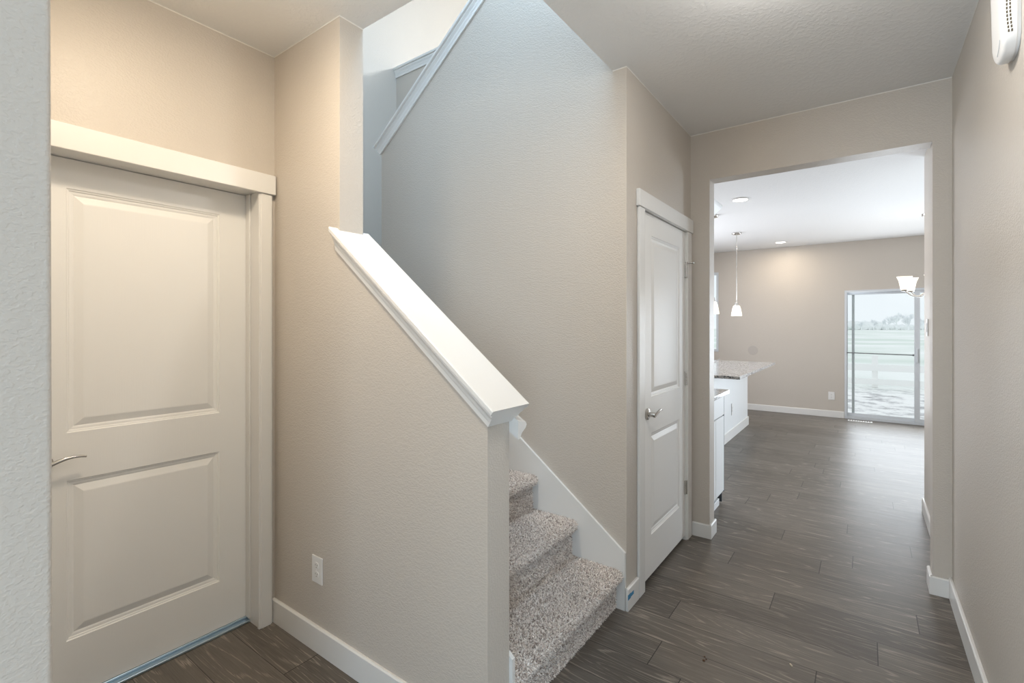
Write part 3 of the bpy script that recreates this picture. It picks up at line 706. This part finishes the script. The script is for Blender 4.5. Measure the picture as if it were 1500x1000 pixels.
# floor register
fr = empty('floor_register', (-.06, 8.95, 0)); tag(fr, 'small white floor vent before the sliding glass door', 'floor vent')
bm = BM(); box(bm, -.21, .09, 8.89, 8.99, .0005, .006, .002); obj('frame', bm, M_PLASTIC, fr)
bm = BM()
for k in range(9): box(bm, -.19 + .03 * k, -.172 + .03 * k, 8.91, 8.97, .0055, .0068)
obj('slots', bm, M_SLOT, fr)

# ------------------------------------------------------------------ sliding glass door (door_3)
s3 = empty('door_3', (.66, 9.15, 0)); tag(s3, 'white framed sliding glass door on the far wall', 'sliding glass door', kind='structure')
bm = BM(); Y0_, Y1_ = 9.098, 9.23
box(bm, SX0 + .001, SX0 + .030, Y0_, Y1_, .001, SZ1 - .001); box(bm, SX1 - .030, SX1 - .001, Y0_, Y1_, .001, SZ1 - .001)
box(bm, SX0 + .030, SX1 - .030, Y0_, Y1_, SZ1 - .032, SZ1 - .001); box(bm, SX0 + .030, SX1 - .030, Y0_, Y1_, .001, .035)
obj('door_frame', bm, M_VINYL, s3)
def sash(x0, x1, y, w=.055):
    bm = BM(); z0, z1 = .036, SZ1 - .033
    box(bm, x0, x0 + w, y, y + .032, z0, z1, .002); box(bm, x1 - w, x1, y, y + .032, z0, z1, .002)
    box(bm, x0 + w, x1 - w, y, y + .032, z0, z0 + .05, .002); box(bm, x0 + w, x1 - w, y, y + .032, z1 - .035, z1, .002)
    f = obj('sash', bm, M_VINYL, s3)
    bm = BM(); box(bm, x0 + w - .004, x1 - w + .004, y + .014, y + .018, z0 + .046, z1 - .031); obj('glass_pane', bm, M_GLASS, f)
    return f
sash(SX0 + .028, .640, 9.150, .012); sa = sash(.580, SX1 - .030, 9.108, .062)
bm = BM(); box(bm, -.165, -.130, 9.186, 9.208, .036, SZ1 - .033); obj('screen_stile', bm, M_VINYL, s3)
bm = BM(); tube(bm, [(SX0 + .03, 9.140, 1.020), (.575, 9.140, 1.008)], .0075, 10); tube(bm, [(.560, 9.140, 1.008), (.58, 9.140, 1.008)], .014, 12)
tag(obj('security_bar', bm, mat('grey_metal_bar', (.25, .26, .27), .4, .7), s3), 'thin grey bar across the glass')
bm = BM(); box(bm, .600, .622, 9.085, 9.107, .90, 1.10, .004, 2); obj('pull_handle', bm, M_VINYL, sa)
# window at the far left of the kitchen wall
w1 = empty('window_1', (-2.6, 9.18, .98)); tag(w1, 'bright window in the far wall behind the pendants', 'window', kind='structure')
bm = BM()
box(bm, WX0, WX0 + .035, 9.10, 9.22, WZ0, WZ1); box(bm, WX1 - .035, WX1, 9.10, 9.22, WZ0, WZ1); box(bm, WX0 + .035, WX1 - .035, 9.10, 9.22, WZ0, WZ0 + .04); box(bm, WX0 + .035, WX1 - .035, 9.10, 9.22, WZ1 - .04, WZ1)
wf = obj('window_frame', bm, M_VINYL, w1)
bm = BM(); box(bm, WX0 + .03, WX1 - .03, 9.165, 9.169, WZ0 + .035, WZ1 - .035); obj('glass_pane', bm, M_GLASS, w1)

bm = BM(); lathe(bm, [(.0, -.0012), (.076, -.0010), (.080, 0), (.080, .0004)], (0, 0, 0), 32)
bmesh.ops.rotate(bm, verts=bm.verts[:], matrix=Matrix.Rotation(-PI / 2, 3, 'X')); bmesh.ops.translate(bm, verts=bm.verts[:], vec=(-1.548, 9.1096, 1.02))
tag(obj('paint_patch', bm, mat('touch_up_paint', (.52, .475, .43), .6)), 'faint round touch-up patch on the far wall above the island', 'paint patch')
# ------------------------------------------------------------------ floor debris
for pts_, mm, lab in (((-.556, 2.148), M_BROWN, 'tiny brown wood crumb on the hall floor, left of the pale sliver'),):
    bm = BM()
    for dx, dy, s_ in ((0, 0, .006), (.006, .016, .004), (-.004, .028, .004)):
        t = BM(); bmesh.ops.create_icosphere(t, subdivisions=1, radius=s_); bmesh.ops.scale(t, verts=t.verts[:], vec=(1.2, .8, .5)); merge(bm, t, Matrix.Translation((pts_[0] + dx, pts_[1] + dy, s_ * .5)))
    tag(obj('wood_crumbs', bm, mm), 'tiny brown crumbs on the hall floor near the stairs', 'debris')
bm = BM(); box(bm, -.26, -.245, 2.332, 2.338, .0005, .004); bmesh.ops.rotate(bm, verts=bm.verts[:], cent=(-.25, 2.335, 0), matrix=Matrix.Rotation(-.9, 3, 'Z'))
tag(obj('wood_sliver', bm, M_RAWWOOD), 'pale wood sliver lying in the middle of the hall floor', 'debris')

# ------------------------------------------------------------------ outside
GZ = -.62
bm = BM(); box(bm, -260, 260, 9.30, 420, GZ - .2, GZ)
g_ = struct('ground_field', bm, M_GROUND, 'pale bare yard and field beyond the sliding door', 'field')
fe = empty('rail_fence', (.3, 20.2, GZ)); tag(fe, 'white two-rail fence across the yard outside the glass door', 'fence')
for x in (-6.9, -4.5, -2.1, .27, 2.7, 5.1, 7.5):
    bm = BM(); box(bm, x - .08, x + .08, 20.12, 20.28, GZ + .002, GZ + 1.08, .01); obj('post', bm, M_FENCE, fe)
for z0, z1 in ((.56, .78), (.10, .30)):
    bm = BM(); box(bm, -8, 8.5, 20.07, 20.12, GZ + z0 , GZ + z1 ); obj('rail', bm, M_FENCE, fe)
# bare trees on the horizon, haze painted into their pale bark
def tree(x, y, h, seed):
    r = random.Random(seed); bm = BM()
    def br(p, d, l, rad, lv):
        q = p + d * l; tube(bm, [p, (p + q) / 2 + Vector((r.uniform(-1, 1), r.uniform(-1, 1), 0)) * l * .05, q], [rad, rad * .85, rad * .65], 5, False)
        if lv == 0: return
        for k in range(4 if lv > 1 else 5):
            nd = (d + Vector((r.uniform(-1, 1), r.uniform(-1, 1), r.uniform(-.25, .75))) * .75).normalized()
            br(p + d * l * r.uniform(.35, 1), nd, l * r.uniform(.6, .85), rad * .6, lv - 1)
    br(Vector((x, y, GZ - .05)), Vector((r.uniform(-.06, .06), 0, 1)).normalized(), h * .30, h * .028, 5)
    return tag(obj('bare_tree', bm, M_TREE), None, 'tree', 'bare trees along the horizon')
dist = 230
def at(px, d): # point seen at pixel column px at forward depth d
    a = math.radians(36.188); k = (px - 750) / F_PX
    return (-math.sin(a) + math.cos(a) * k) * d, (math.cos(a) + math.sin(a) * k) * d
tl = [(1262, 6.5, 'broad low bare tree at the left end of the horizon row'), (1280, 7, 'second bare tree from the left on the horizon'), (1299, 8.5, 'rounded bare tree in the middle of the horizon row'),
      (1314, 10.5, 'tall spreading bare tree right of the horizon centre'), (1331, 12, 'tallest bare tree, just left of the door stile'), (1352, 9, 'bare tree seen through the right-hand glass')]
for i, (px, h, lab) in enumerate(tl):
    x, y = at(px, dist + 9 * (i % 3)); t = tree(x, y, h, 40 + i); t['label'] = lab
hb = BM(); r = random.Random(5)
for k in range(120):
    px = 1236 + k * 1.1; x, y = at(px, dist + r.uniform(45, 65)); t = BM(); bmesh.ops.create_icosphere(t, subdivisions=2, radius=1)
    for v_ in t.verts: v_.co *= 1 + .35 * noise.noise(v_.co * 2.5 + Vector((k, 0, 0)))
    s_ = r.uniform(1.2, 2.6) * (1.25 if px < 1285 else .8); merge(hb, t, Matrix.Translation((x, y, GZ + s_ * .6)) @ Matrix.Diagonal((s_ * 1.2, s_, s_, 1)))
tag(obj('distant_brush', hb, M_HAZE_BRUSH), 'low brush, painted pale for haze, along the horizon behind the bare trees', 'brush', kind='stuff')
